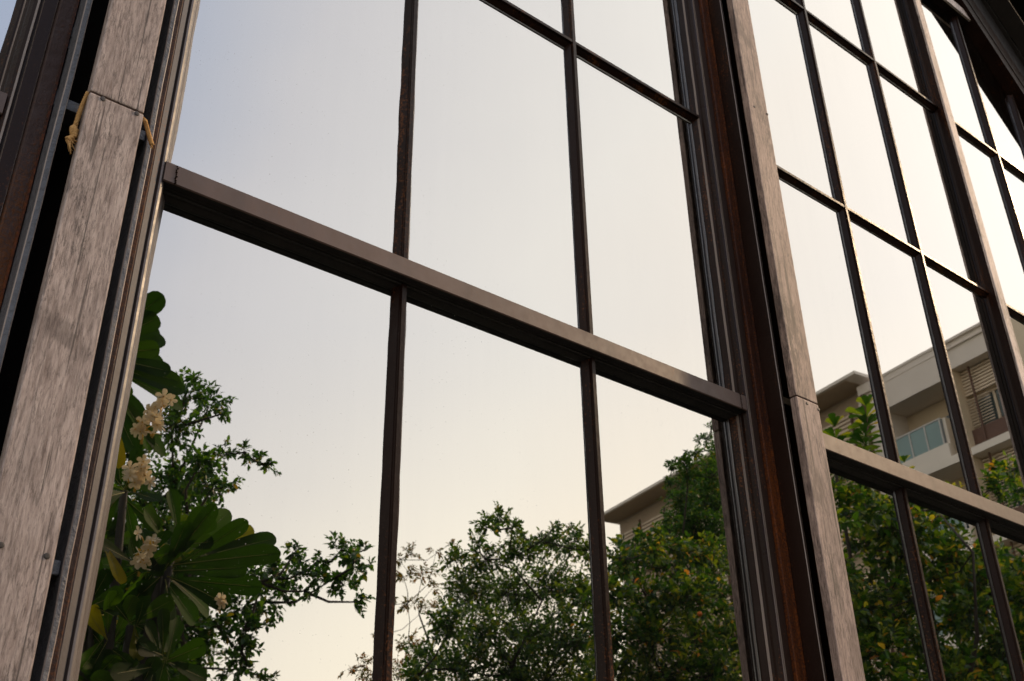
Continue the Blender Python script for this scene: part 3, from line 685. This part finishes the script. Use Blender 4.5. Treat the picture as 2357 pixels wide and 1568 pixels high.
TB = [(430,900,42),(480,935,40),(395,985,55),(515,950,16),(455,1075,45),(520,1045,26),(560,1040,22),(600,1065,24),(622,1075,14),(400,1120,55),(470,1110,40),(350,1180,60),(430,1195,38),(490,1120,20),
      (310,1050,50),(330,1300,70),(290,1450,80),(395,1480,52),(470,1500,40),(545,1540,30),(500,1440,34),(420,1555,60),(250,1545,60),(590,1400,20),(560,1400,34),(640,1330,30),(575,1535,18),(270,1200,60),(440,1400,50),(600,1340,40),
      (680,1268,24),(690,1320,32),(740,1330,24),(730,1290,20),(785,1265,30),(815,1290,32),(790,1345,32),(770,1330,20),(825,1385,24),(655,1370,26),(848,1300,18),(620,1310,24),(700,1360,18),(840,1265,16),(250,1330,70),(330,1400,60),(260,1130,60),(370,1440,50),(300,1540,60),(440,1300,50),(500,1340,45),(560,1450,30),(380,1250,45),(220,1300,80),(230,1420,90),(320,1370,80),(240,1520,90),(380,1540,70),(450,1450,50),(400,1330,60),(280,1250,60),(430,1150,48),(480,1180,38),(520,1120,26),(420,1240,50),(475,1250,36),(530,1340,38),(615,1385,28),(590,1440,32),(555,1500,34),(610,1560,22)]
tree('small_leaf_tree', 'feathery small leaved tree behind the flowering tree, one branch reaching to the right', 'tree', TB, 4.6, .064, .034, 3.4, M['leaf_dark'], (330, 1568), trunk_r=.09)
TC = [(1150,1195,30),(1120,1215,26),(1180,1215,22),(1100,1245,18),(1210,1240,24),(1050,1290,34),(1120,1290,44),(1200,1275,46),(1262,1250,40),(1275,1215,14),(1320,1255,40),(1360,1270,30),(1310,1215,12),
      (1080,1370,64),(1170,1370,70),(1270,1360,72),(1350,1370,60),(1040,1440,56),(1120,1460,74),(1220,1470,80),(1320,1480,78),(985,1520,44),(1060,1540,66),(1160,1555,80),(1260,1570,80),(1380,1500,46),(1370,1570,60),(960,1560,40)]
tree('leafy_tree', 'dense green tree in the middle of the reflection, a spray of leaves on top', 'tree', TC, 5.2, .064, .033, 3.2, M['leaf_mid'], (1175, 1568), trunk_r=.08)
TC2 = [(950,1275,24),(930,1330,28),(975,1320,26),(1005,1270,16),(1040,1250,14),(940,1390,26),(905,1375,14),(985,1400,24),(1000,1350,20),(920,1290,14),(940,1480,32),(920,1545,40),(840,1535,30),(870,1560,36),(880,1465,16),(800,1540,14)]
tree('sparse_tree', 'sparse tree with thin brown leaves left of the dense green tree', 'tree', TC2, 6.2, .060, .026, 1.3, M['leaf_brown'], (950, 1568), trunk_r=.06, twigk=.6)
TD = [(1640,985,12),(1625,1010,18),(1650,1035,24),(1600,1050,18),(1575,1060,20),(1555,1070,16),(1540,1105,14),(1590,1095,34),(1640,1095,44),(1680,1060,36),(1560,1150,30),(1610,1150,50),(1660,1160,50),(1590,1210,52),(1650,1230,56),(1690,1150,50),(1545,1190,20),(1545,1230,30)]
tree('conical_tree', 'dark pointed evergreen tree beside the sloping eaves, right of the dense green tree', 'tree', TD, 5.0, .055, .029, 3.6, M['leaf_dark'], (1630, 1568), trunk_r=.06)
TE = [(1425,1268,30),(1470,1248,26),(1520,1235,30),(1545,1262,40),(1600,1270,50),(1430,1290,42),(1500,1265,34),(1470,1300,50),(1560,1300,50),(1640,1290,56),(1410,1370,56),(1490,1370,64),(1580,1380,66),(1660,1370,60),(1410,1460,66),(1500,1470,74),(1600,1470,76),(1690,1460,60),(1430,1550,66),(1530,1555,76),(1640,1555,76),(1720,1545,60)]
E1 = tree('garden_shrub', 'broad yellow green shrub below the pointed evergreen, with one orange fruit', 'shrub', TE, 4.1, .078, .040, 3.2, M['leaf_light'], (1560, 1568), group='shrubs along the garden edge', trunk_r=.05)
TF = [(1935,1120,36),(1985,1130,40),(2040,1160,40),(2090,1185,44),(2150,1200,44),(2220,1160,36),(2290,1120,34),(2335,1080,30),(2300,1080,20),(2380,1110,60),(2260,1140,20)]
for yy in range(1225, 1640, 58):
    for xx in range(1925, 2460, 66): TF.append((xx+rng.uniform(-22, 22), yy+rng.uniform(-22, 22)+(.35*(xx-2100) if yy < 1300 else 0), rng.uniform(44, 60)))
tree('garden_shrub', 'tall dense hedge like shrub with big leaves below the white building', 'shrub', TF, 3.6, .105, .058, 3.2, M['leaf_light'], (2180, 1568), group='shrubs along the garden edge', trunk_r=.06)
p = V(1613, 1412, 3.62); vs = bmesh.new(); bmesh.ops.create_icosphere(vs, subdivisions=2, radius=.024)
me = bpy.data.meshes.new('fruit'); vs.to_mesh(me); vs.free(); me.transform(Matrix.Translation(Vector(p))); link('fruit', me, M['fruit'], E1, smooth=True)

# paddle leaves (plumeria and the young broad leaved sapling) ----------------------------------
def paddle(mb, base, tip, width, side, cup=.22, curl=.12, mi=0, vmi=1, nl=9, vein=True):
    base = np.array(base, float); tip = np.array(tip, float); d = tip-base; L = np.linalg.norm(d); d /= L
    side = side-d*(side@d); side /= np.linalg.norm(side)+1e-9; nrm = np.cross(side, d)
    prof = [(0, .05), (.10, .12), (.28, .36), (.46, .62), (.62, .83), (.76, .97), (.86, 1.0), (.93, .86), (.975, .56), (1, .12)]; vs = []; fs = []; ax = []
    for i, (u, w_) in enumerate(prof):
        c = base+d*L*u-nrm*L*curl*(u*u)+nrm*L*curl*.6*u
        hw = width*.5*w_; ax.append(c)
        for k, s_ in enumerate((-1, -.5, 0, .5, 1)):
            vs.append(c+side*hw*s_+nrm*hw*cup*abs(s_)*1.4)
    for i in range(len(prof)-1):
        for k in range(4): fs.append((i*5+k, i*5+k+1, (i+1)*5+k+1, (i+1)*5+k))
    mb.add(vs, fs, mi)
    if vein: mb.tube([c-nrm*width*.012 for c in ax], [width*.03*(1-.08*i) for i in range(len(ax))], 5, vmi, caps=False)
z3 = lambda x, y: ((200+x/2.835)*.9207, (1150+y/2.835)*.9207)
z4 = lambda x, y: ((150+x/3.364)*.9207, (720+y/3.364)*.9207)
TP = 2.42
pb = V(250, 1568, TP); pb[2] = 0
plum = empty('plumeria_tree', pb); tag(plum, 'flowering tree with big paddle leaves and cream blossoms at the left of the reflection', 'tree')
lv = MB(); br = MB(); r = random.Random(21)
def rosette(center, tips, wpx, t=TP):
    cx, cy = center; c = V(cx, cy, t); L = plen(cx, cy, t); k = L/FOC
    cz = (CAM*[1, 0, 1]-c*[1, 0, 1]); look = unit(np.array([[0.2, 1.0, .1]]))[0]
    for (tx, ty) in tips:
        tt = t*(1+r.uniform(-.05, .05)); tp = V(tx, ty, tt); b0 = c+(tp-c)*.06+np.array([r.uniform(-.02, .02) for _ in range(3)])
        d = tp-b0; s = np.cross(d, look); s = s/np.linalg.norm(s)+np.array([r.uniform(-.22, .22) for _ in range(3)])
        paddle(lv, b0, tp, wpx*k*r.uniform(.85, 1.12), s, cup=r.uniform(.05, .2), curl=r.uniform(-.05, .16))
    return c
c1 = rosette(z3(560, 800), [z3(*p) for p in ((880,330),(965,318),(1085,342),(1190,430),(1245,490),(1395,545),(1425,650),(1285,900),(1060,1020),(940,1080),(700,480),(600,500),(480,600),(820,1150),(640,1130),(500,1150),(330,1080),(380,700),(430,950),(1180,760),(760,430))], 46)
c2 = rosette(z4(250, 560), [z4(*p) for p in ((868,55),(838,235),(842,340),(868,425),(840,505),(890,645),(1010,790),(930,690),(1045,860),(1060,990),(690,1110),(800,1350),(900,1400),(660,1400),(500,1500),(560,900))], 48)
for cc in ((215, 1240), (190, 1400), (215, 1560), (330, 1590), (300, 1440), (285, 1130), (400, 1250), (250, 1480), (370, 1520), (330, 1300)):
    tips = [(cc[0]+r.uniform(60, 130)*math.cos(a), cc[1]+r.uniform(60, 130)*math.sin(a)) for a in np.linspace(0, 2*math.pi, 13)[:-1]+r.uniform(0, .5)]
    rosette(cc, tips, 40)
lv.build('crown', [M['paddle'], M['vein']], plum, smooth=True, recalc=False)
trk = [pb, pb+np.array([.05, .0, .8]), pb+np.array([.0, .05, 1.5])]
br.tube(trk, [.07, .055, .045], 10)
for c in (c1, c2, V(215, 1240, TP), V(190, 1400, TP), V(215, 1560, TP), V(330, 1590, TP), V(300, 1440, TP), V(285, 1130, TP), V(400, 1250, TP)):
    q = trk[-1]; br.tube([q, (q+c)/2+np.array([.04, -.03, -.08]), c], [.032, .024, .016], 8)
br.build('trunk', M['bark_grey'], plum, smooth=True, recalc=False)
def flower(mb, c, nrm, R_):
    nrm = unit(np.array(nrm)); a = unit(np.cross(nrm, [.3, .2, .9])); b_ = np.cross(nrm, a); ph = r.uniform(0, 6)
    for k in range(5):
        th = ph+2*math.pi*k/5; d = a*math.cos(th)+b_*math.sin(th); s = -a*math.sin(th)+b_*math.cos(th)
        vs = []; fs = []
        for i, (u, w_) in enumerate(((.08, .10), (.35, .26), (.65, .38), (.88, .32), (1.0, .12))):
            cc = c+d*R_*u+nrm*R_*(.28*u-.22*u*u)
            vs += [cc-s*R_*w_*.62+nrm*R_*.05, cc, cc+s*R_*w_+nrm*R_*.10]
        for i in range(4):
            for q in range(2): fs.append((i*3+q, i*3+q+1, (i+1)*3+q+1, (i+1)*3+q))
        mb.add(vs, fs, 0)
    mb.tube([c-nrm*R_*.5, c+nrm*R_*.02, c+nrm*R_*.06], [R_*.05, R_*.17, R_*.05], 8, 1)
look = np.array([.25, .95, -.25])
for (fx, fy), rad, nf in ((z4(850, 1010), 24, 8), (z4(700, 1200), 28, 8), (z4(800, 1130), 28, 6), (z4(690, 1540), 16, 7), (z3(400, 130), 18, 9), (z3(460, 600), 22, 9), (z3(430, 720), 20, 9), (z3(1000, 985), 8, 5)):
    fm = MB()
    hub = V(fx, fy, TP*.98); fm.tube([hub+np.array([0, 0, -.06]), hub], [.006, .003], 6, 1)
    for k in range(nf):
        px, py = fx+r.gauss(0, rad*.62), fy+r.gauss(0, rad*.62); c = V(px, py, TP*.955+r.uniform(-.03, .03)); kk = plen(px, py, TP)/FOC
        fm.tube([hub, (hub+c)/2+np.array([0, 0, .01]), c], [.003, .0025, .002], 5, 1)
        flower(fm, c, look+np.array([r.gauss(0, .8) for _ in range(3)]), kk*r.uniform(13, 18))
    fm.build('blossom_cluster', [M['petal'], M['petal_eye']], plum, smooth=True, recalc=False)

def sapling(label, px, py, hpx, t, whorls, wpx):
    base = V(px, py+hpx, t); root = empty('broad_leaf_sapling', (base[0], base[1], 0)); tag(root, label, 'plant', 'young plants rising above the shrubs')
    lb = MB(); st = MB(); k = plen(px, py, t)/FOC
    st.tube([(base[0], base[1], 0), base, V(px, py+10, t)], [.03, .02, .008], 6); st.build('stem', M['bark'], root, recalc=False)
    for i in range(whorls):
        cy = py+hpx*i/whorls; c = V(px+r.uniform(-2, 2), cy, t); n = 8 if i else 7
        for j in range(n):
            a = 2*math.pi*(j/n)+i*.6; ln = wpx*k*r.uniform(.75, 1.1)*(.75 if i == 0 else 1)
            upk = 1.2 if i == 0 else r.uniform(.05, .5)
            d = np.array([math.cos(a), math.sin(a), upk]); d /= np.linalg.norm(d)
            paddle(lb, c, c+d*ln, ln*.46, np.cross(d, [0, 0, 1])+np.array([0, 0, .1]), cup=.25, curl=.2, vein=False)
    lb.build('foliage', M['leaf_light'], root, recalc=False); return root
sapling('whorled broad leaved sapling rising in front of the stair tower', 1992, 940, 130, 3.7, 6, 44)
sapling('small yellow leaved sapling beside the brown post, left of the whorled one', 1922, 985, 80, 3.7, 3, 42)
sapling('tiny round leaved sapling above the steel rail below the balcony', 2084, 1066, 60, 3.7, 3, 28)
